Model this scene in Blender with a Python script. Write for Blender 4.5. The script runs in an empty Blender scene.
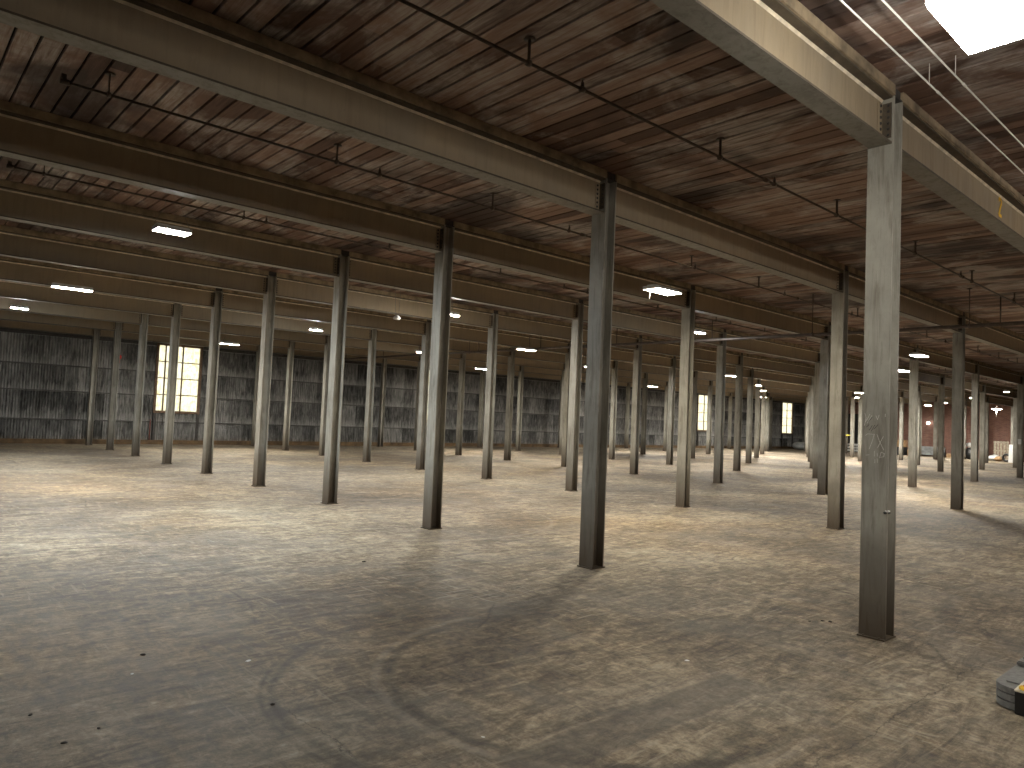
import bpy, bmesh, math, random
from mathutils import Vector, Matrix
random.seed(7)
SC = bpy.context.scene
COL = SC.collection

# ---------------------------------------------------------------- layout
X0, DX = 6.066, 6.052          # first column line, bay along the beams
Y0, DY = 2.342, 3.014          # first beam line, spacing of the beams
CAMH = 1.6
DECK = 4.40                    # underside of the timber deck
BB, BT = 3.92, 4.31            # bottom / top of the steel beams
YW = 30.2                      # inner face of the corrugated wall
XL, XR, YF = -3.0, 63.0, -5.0
cx = lambda i: X0 + DX * i
cy = lambda j: Y0 + DY * (j - 1)

# ---------------------------------------------------------------- node helpers
def new_mat(name):
    m = bpy.data.materials.new(name); m.use_nodes = True
    nt = m.node_tree; nt.nodes.clear()
    out = nt.nodes.new('ShaderNodeOutputMaterial')
    return m, nt, out

class N:
    def __init__(s, nt): s.nt = nt
    def n(s, t, **kw):
        nd = s.nt.nodes.new(t)
        for k, v in kw.items():
            if k == 'ins':
                for a, b in v.items():
                    if isinstance(b, bpy.types.NodeSocket): s.nt.links.new(b, nd.inputs[a])
                    else: nd.inputs[a].default_value = b
            else: setattr(nd, k, v)
        return nd
    def coord(s, kind='Object'): return s.n('ShaderNodeTexCoord').outputs[kind]
    def pos(s): return s.n('ShaderNodeNewGeometry').outputs['Position']
    def mapping(s, v, scale=(1,1,1), rot=(0,0,0), loc=(0,0,0)):
        return s.n('ShaderNodeMapping', ins={'Vector': v, 'Scale': scale, 'Rotation': rot, 'Location': loc}).outputs[0]
    def noise(s, v, scale, detail=4, rough=.55, dist=0.0):
        return s.n('ShaderNodeTexNoise', ins={'Vector': v, 'Scale': scale, 'Detail': detail, 'Roughness': rough, 'Distortion': dist}).outputs[0]
    def math(s, op, a, b=0.0, c=None, clamp=False):
        nd = s.nt.nodes.new('ShaderNodeMath'); nd.operation = op; nd.use_clamp = clamp
        for k, v in enumerate((a, b, c)):
            if v is None: continue
            if isinstance(v, bpy.types.NodeSocket): s.nt.links.new(v, nd.inputs[k])
            else: nd.inputs[k].default_value = v
        return nd.outputs[0]
    def ramp(s, v, stops, interp='LINEAR'):
        nd = s.nt.nodes.new('ShaderNodeValToRGB'); s.nt.links.new(v, nd.inputs[0])
        cr = nd.color_ramp; cr.interpolation = interp
        while len(cr.elements) < len(stops): cr.elements.new(.5)
        for e, (p, c) in zip(cr.elements, stops):
            e.position = p; e.color = (c, c, c, 1) if isinstance(c, (int, float)) else (*c, 1)
        return nd.outputs[0]
    def mix(s, f, a, b, mode='MIX'):
        nd = s.nt.nodes.new('ShaderNodeMix'); nd.data_type = 'RGBA'; nd.blend_type = mode
        for sock, v in ((nd.inputs[0], f), (nd.inputs[6], a), (nd.inputs[7], b)):
            if isinstance(v, bpy.types.NodeSocket): s.nt.links.new(v, sock)
            elif isinstance(v, (tuple, list)): sock.default_value = (*v, 1)
            else: sock.default_value = v
        return nd.outputs[2]
    def sep(s, v): return s.n('ShaderNodeSeparateXYZ', ins={0: v}).outputs
    def comb(s, x, y, z): return s.n('ShaderNodeCombineXYZ', ins={0: x, 1: y, 2: z}).outputs[0]
    def white(s, v): return s.n('ShaderNodeTexWhiteNoise', noise_dimensions='2D', ins={0: v}).outputs[0]
    def bump(s, h, strength=.3, dist=.01):
        return s.n('ShaderNodeBump', ins={'Strength': strength, 'Distance': dist, 'Height': h}).outputs[0]
    def bsdf(s, out, col, rough=.6, metal=0.0, normal=None, spec=.5):
        ins = {'Base Color': col if isinstance(col, bpy.types.NodeSocket) else (*col, 1), 'Roughness': rough, 'Metallic': metal, 'Specular IOR Level': spec}
        if normal is not None: ins['Normal'] = normal
        b = s.n('ShaderNodeBsdfPrincipled', ins=ins)
        s.nt.links.new(b.outputs[0], out.inputs[0]); return b

def simple(name, col, rough=.6, metal=0.0, var=.35, scale=9.0):
    m, nt, out = new_mat(name); s = N(nt)
    f = s.noise(s.coord(), scale, 4, .6)
    lo = tuple(c * (1 - var) for c in col); hi = tuple(min(1, c * (1 + var)) for c in col)
    s.bsdf(out, s.ramp(f, [(.3, lo), (.7, hi)]), rough, metal, s.bump(f, .15, .004))
    return m

# ---------------------------------------------------------------- materials
def mat_floor():
    m, nt, out = new_mat('old_concrete'); s = N(nt); p = s.pos()
    x, y, z = s.sep(p)
    big = s.noise(p, .30, 5, .6, .4)
    st = s.noise(s.mapping(p, (.9, 3.2, 1), (0, 0, .35)), 2.2, 10, .72, 1.2)
    st2 = s.noise(s.mapping(p, (3.4, 1.0, 1), (0, 0, -.25)), 2.6, 9, .72, 1.0)
    fine = s.noise(p, 22, 8, .78, .6)
    a = s.math('ADD', s.math('MULTIPLY', big, .40), s.math('MULTIPLY', st, .42))
    a = s.math('ADD', a, s.math('MULTIPLY', st2, .28))
    a = s.math('ADD', a, s.math('MULTIPLY', s.math('SUBTRACT', fine, .5), .26))
    col = s.ramp(a, [(.43, (.066, .050, .036)), (.50, (.128, .098, .068)), (.55, (.205, .162, .110)), (.605, (.315, .256, .178)), (.68, (.45, .39, .29))])
    col = s.mix(1.0, col, s.ramp(s.noise(p, 9, 10, .8, .5), [(.38, .62), (.5, 1.0), (.62, 1.38)]), 'MULTIPLY')
    sc1 = s.ramp(s.noise(s.mapping(p, (1.2, 13, 1), (0, 0, .5)), 1.7, 6, .6, .5), [(.57, 0.0), (.63, 1.0)])
    sc2 = s.ramp(s.noise(s.mapping(p, (12, 1.3, 1), (0, 0, .3), (3, 9, 0)), 1.7, 6, .6, .5), [(.58, 0.0), (.63, 1.0)])
    scm = s.ramp(s.noise(p, .8, 4, .6), [(.45, 0.0), (.6, 1.0)])
    col = s.mix(s.math('MULTIPLY', s.math('MULTIPLY', s.math('MAXIMUM', sc1, sc2), scm), .38), col, (.46, .41, .31))
    dk = s.ramp(s.noise(s.mapping(p, (1.6, 5, 1), (0, 0, -.5), (7, 1, 0)), 1.5, 8, .7, .8), [(.53, 0.0), (.62, 1.0)])
    col = s.mix(s.math('MULTIPLY', dk, .45), col, (.075, .063, .048))
    # grey patches
    g = s.ramp(s.noise(p, .9, 7, .65, .8), [(.47, 0.0), (.60, 1.0)])
    col = s.mix(s.math('MULTIPLY', g, .45), col, s.mix(.5, col, (.20, .195, .18)))
    # orange-ish dust patches towards the middle bays
    o = s.ramp(s.noise(s.mapping(p, (1, 1, 1), loc=(13, 5, 0)), .22, 3, .5, .5), [(.5, 0.0), (.66, 1.0)])
    col = s.mix(s.math('MULTIPLY', o, .4), col, s.mix(1.0, col, (1.12, .95, .70), 'MULTIPLY'))
    wob = s.math('MULTIPLY', s.math('SUBTRACT', s.noise(p, 2.2, 3), .5), .10)
    brk = s.ramp(s.noise(p, 5, 5, .7), [(.40, 0.0), (.6, 1.0)])
    def ring(c0, c1, r, w, amt, col, tone=(.055, .048, .038), nb=None):
        dx = s.math('SUBTRACT', x, c0); dy = s.math('SUBTRACT', y, c1)
        d = s.math('SQRT', s.math('ADD', s.math('MULTIPLY', dx, dx), s.math('MULTIPLY', dy, dy)))
        d = s.math('ADD', d, s.math('MULTIPLY', wob, .5))
        e = s.math('ABSOLUTE', s.math('SUBTRACT', d, r))
        k = s.math('SUBTRACT', 1.0, s.math('DIVIDE', e, w), clamp=True)
        k = s.math('MULTIPLY', s.math('POWER', k, .7), s.math('MULTIPLY', s.math('ADD', s.math('MULTIPLY', brk, .7), .3), amt))
        if nb: k = s.math('MULTIPLY', k, nb(dx, dy))
        return s.mix(k, col, tone)
    left = lambda dx, dy: s.math('SUBTRACT', 1.0, s.math('MULTIPLY', s.math('ADD', dx, .15), 1.1), clamp=True)
    col = ring(3.10, 3.38, 1.41, 0.045, .95, col, nb=left)
    col = ring(3.10, 3.38, 1.47, 0.026, .75, col, nb=left)
    col = ring(3.60, 3.13, 1.30, 0.05, .80, col, nb=left)
    col = ring(3.60, 3.13, 1.38, 0.04, .50, col, (.34, .30, .24), nb=left)
    col = ring(6.5, 9.5, 2.2, .04, .35, col, (.36, .33, .28))
    col = ring(3.0, 8.0, 1.6, .04, .35, col)
    # re-cast strip in the slab
    def band(v, lo, hi, soft=.02):
        a1 = s.math('DIVIDE', s.math('SUBTRACT', v, lo), soft, clamp=True)
        b1 = s.math('DIVIDE', s.math('SUBTRACT', hi, v), soft, clamp=True)
        return s.math('MULTIPLY', a1, b1)
    xx = s.math('ADD', x, s.math('MULTIPLY', wob, .3)); yy = s.math('ADD', y, s.math('MULTIPLY', wob, .3))
    k = s.math('MULTIPLY', band(xx, 2.3, 4.3, .05), band(yy, 2.28, 2.60))
    col = s.mix(s.math('MULTIPLY', k, .5), col, (.085, .073, .062))
    # two long cracks, one along the near right, one by the curved tyre mark
    cw = s.math('MULTIPLY', s.math('SUBTRACT', s.noise(p, 3.5, 8, .7), .5), .22)
    k = s.math('MULTIPLY', band(s.math('ADD', y, cw), 1.600, 1.612, .006), band(x, 3.2, 6.3, .3))
    col = s.mix(s.math('MULTIPLY', k, .8), col, (.035, .028, .022))
    k = s.math('MULTIPLY', band(s.math('ADD', x, cw), 1.780, 1.790, .005), band(y, 2.9, 3.75, .1))
    col = s.mix(s.math('MULTIPLY', k, .8), col, (.035, .028, .022))
    # long darker wheel lanes
    for (yc, w) in ((4.5, .35), (7.6, .5), (10.9, .4), (16.5, .5)):
        k = s.math('SUBTRACT', 1.0, s.math('DIVIDE', s.math('ABSOLUTE', s.math('SUBTRACT', s.math('ADD', y, s.math('MULTIPLY', wob, 4)), yc)), w), clamp=True)
        col = s.mix(s.math('MULTIPLY', k, s.math('MULTIPLY', brk, .35)), col, (.12, .105, .085))
    # hairline cracks
    vo = s.n('ShaderNodeTexVoronoi', feature='DISTANCE_TO_EDGE', ins={'Vector': s.mix(.12, p, s.n('ShaderNodeTexNoise', ins={'Vector': p, 'Scale': 2.0, 'Detail': 5}).outputs[1], 'LINEAR_LIGHT'), 'Scale': .33}).outputs[0]
    cr = s.math('MULTIPLY', s.ramp(vo, [(0.0, 1.0), (.006, 0.0)]), s.ramp(s.noise(p, .9, 2), [(.52, 0.0), (.6, 1.0)]))
    col = s.mix(s.math('MULTIPLY', cr, .6), col, (.035, .03, .025))
    # fine scattered grit
    gr = s.ramp(s.noise(p, 55, 2, .5), [(.70, 0.0), (.76, 1.0)])
    col = s.mix(s.math('MULTIPLY', gr, .35), col, (.05, .04, .03))
    h = s.math('ADD', s.math('MULTIPLY', st, .6), s.math('MULTIPLY', fine, .4))
    rough = s.ramp(st2, [(.3, .60), (.7, .85)])
    s.bsdf(out, col, rough, 0, s.bump(h, .55, .025), .35)
    return m

def mat_deck():
    m, nt, out = new_mat('deck_boards'); s = N(nt); p = s.pos()
    x, y, z = s.sep(p)
    idx = s.math('FLOOR', s.math('DIVIDE', x, .168))
    r1 = s.white(s.comb(idx, 1.0, 0)); r2 = s.white(s.comb(idx, 7.0, 0))
    seg = s.math('FLOOR', s.math('ADD', s.math('DIVIDE', y, 4.9), s.math('MULTIPLY', r2, 7)))
    r3 = s.white(s.comb(idx, seg, 0))
    grain = s.noise(s.comb(s.math('MULTIPLY', x, 16), s.math('ADD', s.math('MULTIPLY', y, 1.3), s.math('MULTIPLY', r1, 40)), 0), 1.6, 6, .65, .8)
    t = s.math('ADD', s.math('MULTIPLY', r3, .5), s.math('MULTIPLY', grain, .5))
    col = s.ramp(t, [(.15, (.045, .026, .020)), (.42, (.135, .080, .059)), (.66, (.245, .155, .118)), (.85, (.36, .26, .21))])
    # pale mineral bloom along parts of the boards
    bl = s.math('MULTIPLY', s.ramp(s.noise(s.mapping(p, (1.2, .8, 1)), 1.2, 5, .65, .6), [(.47, 0.0), (.60, 1.0)]), s.ramp(grain, [(.35, .2), (.65, 1.0)]))
    col = s.mix(s.math('MULTIPLY', bl, .85), col, (.50, .46, .43))
    # soot and damp stains
    so = s.ramp(s.noise(s.mapping(p, (1.0, .8, 1), loc=(4, 2, 0)), .65, 4, .6, .4), [(.51, 0.0), (.62, 1.0)])
    col = s.mix(s.math('MULTIPLY', so, .72), col, (.030, .024, .024))
    s.bsdf(out, col, .7, 0, s.bump(grain, .3, .006), .25)
    return m

def mat_paint_steel(name, base, dust, stain, lowdirt=0.0, sa=.65):
    m, nt, out = new_mat(name); s = N(nt); o = s.coord(); p = s.pos()
    x, y, z = s.sep(p)
    rnd = s.n('ShaderNodeObjectInfo').outputs['Random']
    ov = s.n('ShaderNodeVectorMath', operation='ADD', ins={0: p, 1: s.comb(s.math('MULTIPLY', rnd, 3), 0, 0)}).outputs[0]
    a = s.noise(ov, 1.7, 5, .6, .3)
    b = s.noise(s.mapping(ov, (9, 9, .9)), 1.6, 6, .7, .6)
    fine = s.noise(ov, 30, 4, .7)
    col = s.mix(s.ramp(a, [(.35, 0.0), (.65, 1.0)]), base, dust)
    col = s.mix(s.math('MULTIPLY', s.ramp(b, [(.48, 0.0), (.66, 1.0)]), sa), col, stain)
    col = s.mix(s.math('MULTIPLY', s.ramp(fine, [(.60, 0.0), (.72, 1.0)]), .25), col, stain)
    if lowdirt:
        k = s.math('SUBTRACT', 1.0, s.math('DIVIDE', s.math('ADD', z, s.math('MULTIPLY', s.math('SUBTRACT', b, .5), 1.1)), lowdirt), clamp=True)
        col = s.mix(s.math('MULTIPLY', s.math('POWER', k, .7), .92), col, (.060, .040, .022))
    tint = s.math('ADD', .86, s.math('MULTIPLY', rnd, .28))
    col = s.mix(1.0, col, s.comb(tint, tint, tint), 'MULTIPLY')
    s.bsdf(out, col, s.ramp(b, [(.3, .45), (.7, .7)]), 0, s.bump(fine, .12, .003), .4)
    return m

def mat_corrugated():
    m, nt, out = new_mat('galvanised_sheet'); s = N(nt); p = s.pos()
    x, y, z = s.sep(p)
    px = s.math('ADD', x, s.math('MULTIPLY', y, .37))
    sheet = s.white(s.comb(s.math('FLOOR', s.math('DIVIDE', px, .66)), s.math('FLOOR', s.math('DIVIDE', s.math('ADD', z, .10), .98)), 0))
    stv = s.noise(s.comb(s.math('MULTIPLY', px, 7), s.math('MULTIPLY', z, 1.1), 0), 1.6, 8, .74, .4)
    big = s.noise(p, .5, 4, .6)
    fr = s.math('FRACT', s.math('DIVIDE', s.math('ADD', z, .10), .98))
    bloom = s.ramp(s.math('ADD', s.math('SUBTRACT', 1.0, fr), s.math('MULTIPLY', s.math('SUBTRACT', stv, .5), .9)), [(.62, 0.0), (1.0, 1.0)])
    t = s.math('ADD', s.math('MULTIPLY', sheet, .15), s.math('ADD', s.math('MULTIPLY', stv, .62), s.math('MULTIPLY', big, .32)))
    col = s.ramp(t, [(.43, (.022, .022, .020)), (.53, (.095, .093, .088)), (.64, (.215, .21, .20)), (.8, (.40, .395, .375))])
    col = s.mix(s.math('MULTIPLY', bloom, .45), col, (.38, .372, .35))
    k = s.math('SUBTRACT', 1.0, s.math('DIVIDE', s.math('ADD', z, s.math('MULTIPLY', stv, .25)), .42), clamp=True)
    col = s.mix(k, col, (.11, .07, .03))
    s.bsdf(out, col, .62, .15, None, .35)
    return m

def mat_brick():
    m, nt, out = new_mat('red_brick'); s = N(nt); p = s.pos()
    x, y, z = s.sep(p)
    v = s.comb(s.math('ADD', y, x), z, 0)
    b = s.n('ShaderNodeTexBrick', ins={'Vector': v, 'Color1': (.33, .155, .115, 1), 'Color2': (.23, .10, .075, 1), 'Mortar': (.29, .23, .19, 1), 'Scale': 1.0, 'Mortar Size': .010, 'Brick Width': .22, 'Row Height': .075})
    n = s.noise(s.mapping(p, (1, 1, .5)), .9, 5, .65)
    col = s.mix(s.ramp(n, [(.35, .45), (.7, 0.0)]), b.outputs[0], (.075, .04, .032))
    s.bsdf(out, col, .85, 0, s.bump(b.outputs[1], -.3, .01), .2)
    return m

def mat_lamp(name, col, strength):
    m, nt, out = new_mat(name); s = N(nt)
    e = s.n('ShaderNodeEmission', ins={'Color': (*col, 1), 'Strength': strength})
    nt.links.new(e.outputs[0], out.inputs[0]); return m

def mat_window_pane():
    m, nt, out = new_mat('frosted_window_pane'); s = N(nt); p = s.pos()
    n = s.noise(s.mapping(p, (5, 1, 3.5)), 2.2, 6, .75, .5)
    n2 = s.noise(s.mapping(p, (14, 1, 2)), 2.0, 4, .7)
    col = s.mix(s.ramp(s.math('ADD', s.math('MULTIPLY', n, .6), s.math('MULTIPLY', n2, .4)), [(.46, 0.0), (.60, 1.0)]), (.99, .98, .90), (.86, .80, .54))
    tr = s.n('ShaderNodeBsdfTransparent', ins={'Color': col})
    tl = s.n('ShaderNodeBsdfTranslucent', ins={'Color': col})
    mx = s.n('ShaderNodeMixShader', ins={0: .5}); nt.links.new(tr.outputs[0], mx.inputs[1]); nt.links.new(tl.outputs[0], mx.inputs[2])
    nt.links.new(mx.outputs[0], out.inputs[0]); return m

M = dict(
    floor=mat_floor(), deck=mat_deck(), corr=mat_corrugated(), brick=mat_brick(), pane=mat_window_pane(),
    beam=mat_paint_steel('tan_beam_paint', (.335, .265, .172), (.285, .235, .165), (.19, .145, .10), 0, .25),
    flange=mat_paint_steel('greyed_flange_paint', (.20, .19, .165), (.25, .24, .21), (.10, .085, .06), 0, .4),
    edge=simple('dark_flange_edge', (.085, .066, .045), .7, 0, .3),
    column=mat_paint_steel('grey_column_paint', (.250, .238, .202), (.36, .345, .295), (.125, .105, .08), .85),
    fillet=simple('pale_fillet_line', (.62, .54, .40), .45),  # fillet strip coloured paler than the beam web
    nailer=simple('dusty_timber', (.27, .21, .135), .85, 0, .5, 5),
    darksteel=simple('dark_rusted_steel', (.045, .040, .036), .6, .2),
    rivet=simple('dull_rivet_steel', (.16, .14, .11), .5, .2),
    pipe=simple('black_iron_pipe', (.085, .065, .052), .5, .3),
    conduit=simple('galvanised_conduit', (.85, .84, .80), .4, .2, .15),
    housing=simple('lamp_housing_white', (.55, .56, .56), .5, 0, .1),
    wire=simple('thin_steel_wire', (.16, .15, .14), .5, .4),
    curb=simple('brown_sill_timber', (.115, .070, .032), .85, 0, .5, 3),
    girt=simple('dusty_girt_steel', (.075, .072, .065), .7, .1, .4),
    frame=simple('brown_window_frame', (.14, .085, .05), .7, 0, .3),
    backing=simple('black_gap', (.012, .010, .010), .9),
    cream=simple('cream_plastic', (.70, .64, .52), .5, 0, .1),
    chalk=simple('chalk_line', (.58, .55, .50), .9, 0, .2, 60),
    charcoal=simple('charcoal_line', (.05, .045, .04), .9, 0, .2),
    yellow=simple('yellow_paint_mark', (.90, .55, .04), .6, 0, .15),
    grey=simple('grey_cast_metal', (.20, .195, .185), .7, 0, .25, 30),
    black=simple('black_plastic', (.02, .02, .02), .45),
    white=simple('white_board', (.72, .73, .72), .6, 0, .08),
    kraft=simple('brown_board', (.32, .20, .10), .8),
    palewood=simple('pale_pallet_wood', (.42, .36, .27), .8),
    tarp=simple('grey_tarpaulin', (.30, .31, .31), .6, 0, .4, 3),
    dullred=simple('dull_red_paint', (.13, .035, .025), .7),
    red=simple('red_enamel', (.55, .03, .02), .4),
    orange=simple('orange_panel', (.55, .22, .07), .6),
    debris=simple('dark_debris', (.03, .022, .016), .9),
    paper=simple('pale_scrap', (.75, .74, .70), .8, 0, .05),
    tape=simple('caution_tape', (.75, .66, .10), .5),
)
_LM = {}
def LED(tone, k):
    if (tone, k) not in _LM:
        _LM[(tone, k)] = mat_lamp('led_%s_light' % tone, {'cool': (.88, .94, .97), 'neutral': (1.0, .96, .87), 'warm': (1.0, .89, .70)}[tone], 230 * k)
    return _LM[(tone, k)]
BULB = mat_lamp('bulb_white', (1.0, .97, .9), 9)

# ---------------------------------------------------------------- mesh helpers
class MB:
    def __init__(s, *mats): s.bm = bmesh.new(); s.mats = mats
    def _fin(s, faces, mi, smooth=False):
        for f in faces: f.material_index = mi; f.smooth = smooth
    def box(s, lo, hi, mi=0, rot=0, bevel=0):
        c = [(a + b) / 2 for a, b in zip(lo, hi)]; d = [abs(b - a) for a, b in zip(lo, hi)]
        mat = Matrix.Translation(c) @ Matrix.Rotation(rot, 4, 'Z') @ Matrix.Diagonal((*d, 1))
        r = bmesh.ops.create_cube(s.bm, size=1, matrix=mat)
        fs = list({f for v in r['verts'] for f in v.link_faces})
        if bevel:
            es = list({e for f in fs for e in f.edges})
            b = bmesh.ops.bevel(s.bm, geom=es, offset=bevel, segments=2, affect='EDGES', clamp_overlap=True)
            fs = [f for f in b['faces']] + [f for f in fs if f.is_valid]
        s._fin(fs, mi); return s
    def obox(s, mat, d, mi=0):
        r = bmesh.ops.create_cube(s.bm, size=1, matrix=mat @ Matrix.Diagonal((*d, 1)))
        s._fin({f for v in r['verts'] for f in v.link_faces}, mi); return s
    def tube(s, a, b, r, mi=0, seg=8, r2=None, caps=True):
        a, b = Vector(a), Vector(b); d = b - a
        mat = Matrix.Translation((a + b) / 2) @ d.to_track_quat('Z', 'Y').to_matrix().to_4x4()
        q = bmesh.ops.create_cone(s.bm, segments=seg, radius1=r, radius2=r if r2 is None else r2, depth=d.length, cap_ends=caps, matrix=mat)
        fs = {f for v in q['verts'] for f in v.link_faces}
        for f in fs: f.material_index = mi; f.smooth = len(f.verts) == 4 and seg > 6
        return s
    def ball(s, c, r, mi=0, sc=(1, 1, 1), u=12, v=8):
        q = bmesh.ops.create_uvsphere(s.bm, u_segments=u, v_segments=v, radius=r, matrix=Matrix.Translation(c) @ Matrix.Diagonal((*sc, 1)))
        s._fin({f for w in q['verts'] for f in w.link_faces}, mi, True); return s
    def extrude(s, prof, a, b, axis='Z', mi=0, smooth=False, mis=None):
        """closed 2D profile swept from a to b along an axis"""
        def P(u, v, t):
            return {'Z': (u, v, t), 'X': (t, u, v), 'Y': (u, t, v)}[axis]
        lo = [s.bm.verts.new(P(u, v, a)) for u, v in prof]; hi = [s.bm.verts.new(P(u, v, b)) for u, v in prof]
        n = len(prof); fs = []
        for k in range(n):
            f = s.bm.faces.new((lo[k], lo[(k + 1) % n], hi[(k + 1) % n], hi[k])); f.smooth = smooth
            f.material_index = mis[k] if mis else mi; fs.append(f)
        for ring in (lo, hi):
            f = s.bm.faces.new(ring); f.material_index = mi; fs.append(f)
        return s
    def lathe(s, prof, c=(0, 0, 0), seg=20, mi=0):
        rings = []
        for (r, z) in prof:
            rings.append([s.bm.verts.new((c[0] + r * math.cos(2 * math.pi * k / seg), c[1] + r * math.sin(2 * math.pi * k / seg), c[2] + z)) for k in range(seg)] if r > 1e-6
                         else [s.bm.verts.new((c[0], c[1], c[2] + z))] * 1)
        for A, B in zip(rings, rings[1:]):
            for k in range(seg):
                a0, a1 = A[k % len(A)], A[(k + 1) % len(A)]; b0, b1 = B[k % len(B)], B[(k + 1) % len(B)]
                vs = [a0]
                for w in (a1, b1, b0):
                    if w not in vs: vs.append(w)
                if len(vs) >= 3:
                    f = s.bm.faces.new(vs); f.smooth = True; f.material_index = mi
        return s
    def quads(s, pts, mi=0, smooth=False):
        vs = [s.bm.verts.new(p) for p in pts]; f = s.bm.faces.new(vs); f.material_index = mi; f.smooth = smooth; return s
    def mesh(s, name):
        bmesh.ops.recalc_face_normals(s.bm, faces=s.bm.faces[:])
        me = bpy.data.meshes.new(name); s.bm.to_mesh(me); s.bm.free()
        for m in s.mats: me.materials.append(m)
        return me
    def obj(s, name, parent=None, loc=(0, 0, 0), rotz=0):
        return link(name, s.mesh(name), parent, loc, rotz)

def link(name, me, parent=None, loc=(0, 0, 0), rotz=0):
    o = bpy.data.objects.new(name, me); COL.objects.link(o)
    o.location = loc; o.rotation_euler = (0, 0, rotz)
    if parent: o.parent = parent
    return o
def tag(o, label, cat, group=None, kind='thing'):
    o['label'] = label; o['category'] = cat
    if group: o['group'] = group
    if kind: o['kind'] = kind
    return o
def empty(name, loc, label, cat, group=None, rotz=0):
    o = link(name, None, None, loc, rotz); return tag(o, label, cat, group)
def struct(o): o['kind'] = 'structure'; return o

ORD = ['zeroth', 'first', 'second', 'third', 'fourth', 'fifth', 'sixth', 'seventh', 'eighth', 'ninth', 'tenth', 'eleventh', 'twelfth']

# ---------------------------------------------------------------- setting
f = MB(M['floor']); f.box((XL - .3, YF - .3, -.2), (XR + .3, YW + .3, 0)); struct(f.obj('floor'))

c = MB(M['deck'], M['backing'])
c.box((XL - .3, YF - .3, DECK + .03), (XR + .3, YW + .3, DECK + .25), 1)
k = math.floor((XL - .2) / .168)
while k * .168 < XR + .2:
    a, b = k * .168 + .009, (k + 1) * .168 - .009
    dz = random.uniform(-.004, .004)
    c.extrude([(a, DECK + .035), (a, DECK + .004 + dz), (a + .004, DECK + dz), (b - .004, DECK + dz), (b, DECK + .004 + dz), (b, DECK + .035)], YF - .25, YW + .25, 'Y')
    k += 1
struct(c.obj('ceiling'))

WIN = [(8.40, 10.02), (20.75, 22.35), (45.3, 47.0), (57.75, 59.55)]
WZ0, WZ1 = 1.30, 3.90
def corr_wall(name, u0, u1, tiers, place, holes=()):
    """corrugated sheets: place(u, depth, z) gives the point"""
    m = MB(M['corr'])
    P = .088; n = 8
    for ti, (z0, z1) in enumerate(tiers):
        off = .010 * (ti % 2)
        prev = None
        cnt = int((u1 - u0) / P * n)
        for q in range(cnt + 1):
            u = u0 + q * P / n
            d = .013 * math.sin(2 * math.pi * q / n) + off
            a = m.bm.verts.new(place(u, d, z0 - .02)); b = m.bm.verts.new(place(u, d, z1 + .02))
            if prev and not any(h0 < u < h1 and hz0 < (z0 + z1) / 2 < hz1 for h0, h1, hz0, hz1 in holes):
                fc = m.bm.faces.new((prev[0], a, b, prev[1])); fc.smooth = True
            prev = (a, b)
    loose = [v for v in m.bm.verts if not v.link_faces]
    bmesh.ops.delete(m.bm, geom=loose, context='VERTS')
    return m
TZ = [(0.0, .87), (.87, 1.30), (1.30, 1.89), (1.89, 2.81), (2.81, 3.90), (3.90, 4.60)]
holes = [(a, b, WZ0, WZ1) for a, b in WIN]
m = corr_wall('wall_back', XL - .2, XR + .2, TZ, lambda u, d, z: (u, YW + .03 + d, z), holes)
# the siding's outer skin, so that no daylight leaks through the laps
for a, b in zip([XL - .3] + [w[1] for w in WIN], [w[0] for w in WIN] + [XR + .3]):
    m.box((a, YW + .09, -.1), (b, YW + .13, 4.7))
for a, b in WIN:
    m.box((a, YW + .09, -.1), (b, YW + .13, WZ0)); m.box((a, YW + .09, WZ1), (b, YW + .13, 4.7))
struct(m.obj('wall_back'))
m = corr_wall('wall_left', YF - .2, YW + .2, TZ, lambda u, d, z: (XL - .03 - d, u, z))
m.box((XL - .13, YF - .3, -.1), (XL - .09, YW + .3, 4.7)); struct(m.obj('wall_left'))
m = MB(M['brick']); m.box((XL - .3, YF - .3, -.1), (XR + .3, YF, 4.7)); struct(m.obj('wall_front'))
m = MB(M['brick'])
D0, D1, DZ = 25.9, 27.6, 3.2
m.box((XR, YF, -.1), (XR + .3, D0, 4.7)); m.box((XR, D1, -.1), (XR + .3, YW + .3, 4.7)); m.box((XR, D0, DZ), (XR + .3, D1, 4.7))
struct(m.obj('wall_right'))
m = MB(M['black']); 
for k in range(16): m.box((XR + .10, D0 - .02, k * .2 + .005), (XR + .14, D1 + .02, k * .2 + .195))
m.box((XR + .14, D0 - .05, 0), (XR + .16, D1 + .05, DZ + .05))
struct(m.obj('door_1'))

# window frames, panes
for n, (a, b) in enumerate(WIN):
    w = MB(M['frame'])
    for (p, q, r_, t) in ((a - .06, a + .03, WZ0 - .06, WZ1 + .05), (b - .03, b + .06, WZ0 - .06, WZ1 + .05)):
        w.box((p, YW - .02, r_), (q, YW + .10, t))
    w.box((a - .06, YW - .04, WZ0 - .08), (b + .06, YW + .10, WZ0 + .01)); w.box((a - .06, YW - .02, WZ1 - .02), (b + .06, YW + .10, WZ1 + .06))
    for fr in (.18, .58) if n == 0 else (.5,):
        xm = a + (b - a) * fr; w.box((xm - .022, YW + .02, WZ0), (xm + .022, YW + .09, WZ1))
    for r_ in range(1, 4):
        zm = WZ0 + (WZ1 - WZ0) * r_ / 4; w.box((a, YW + .04, zm - .016), (b, YW + .08, zm + .016))
    wo = struct(w.obj('window_%d' % (n + 1)))
    g = MB(M['pane']); g.box((a, YW + .058, WZ0), (b, YW + .064, WZ1)); g.obj('glass_pane', wo)

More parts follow.
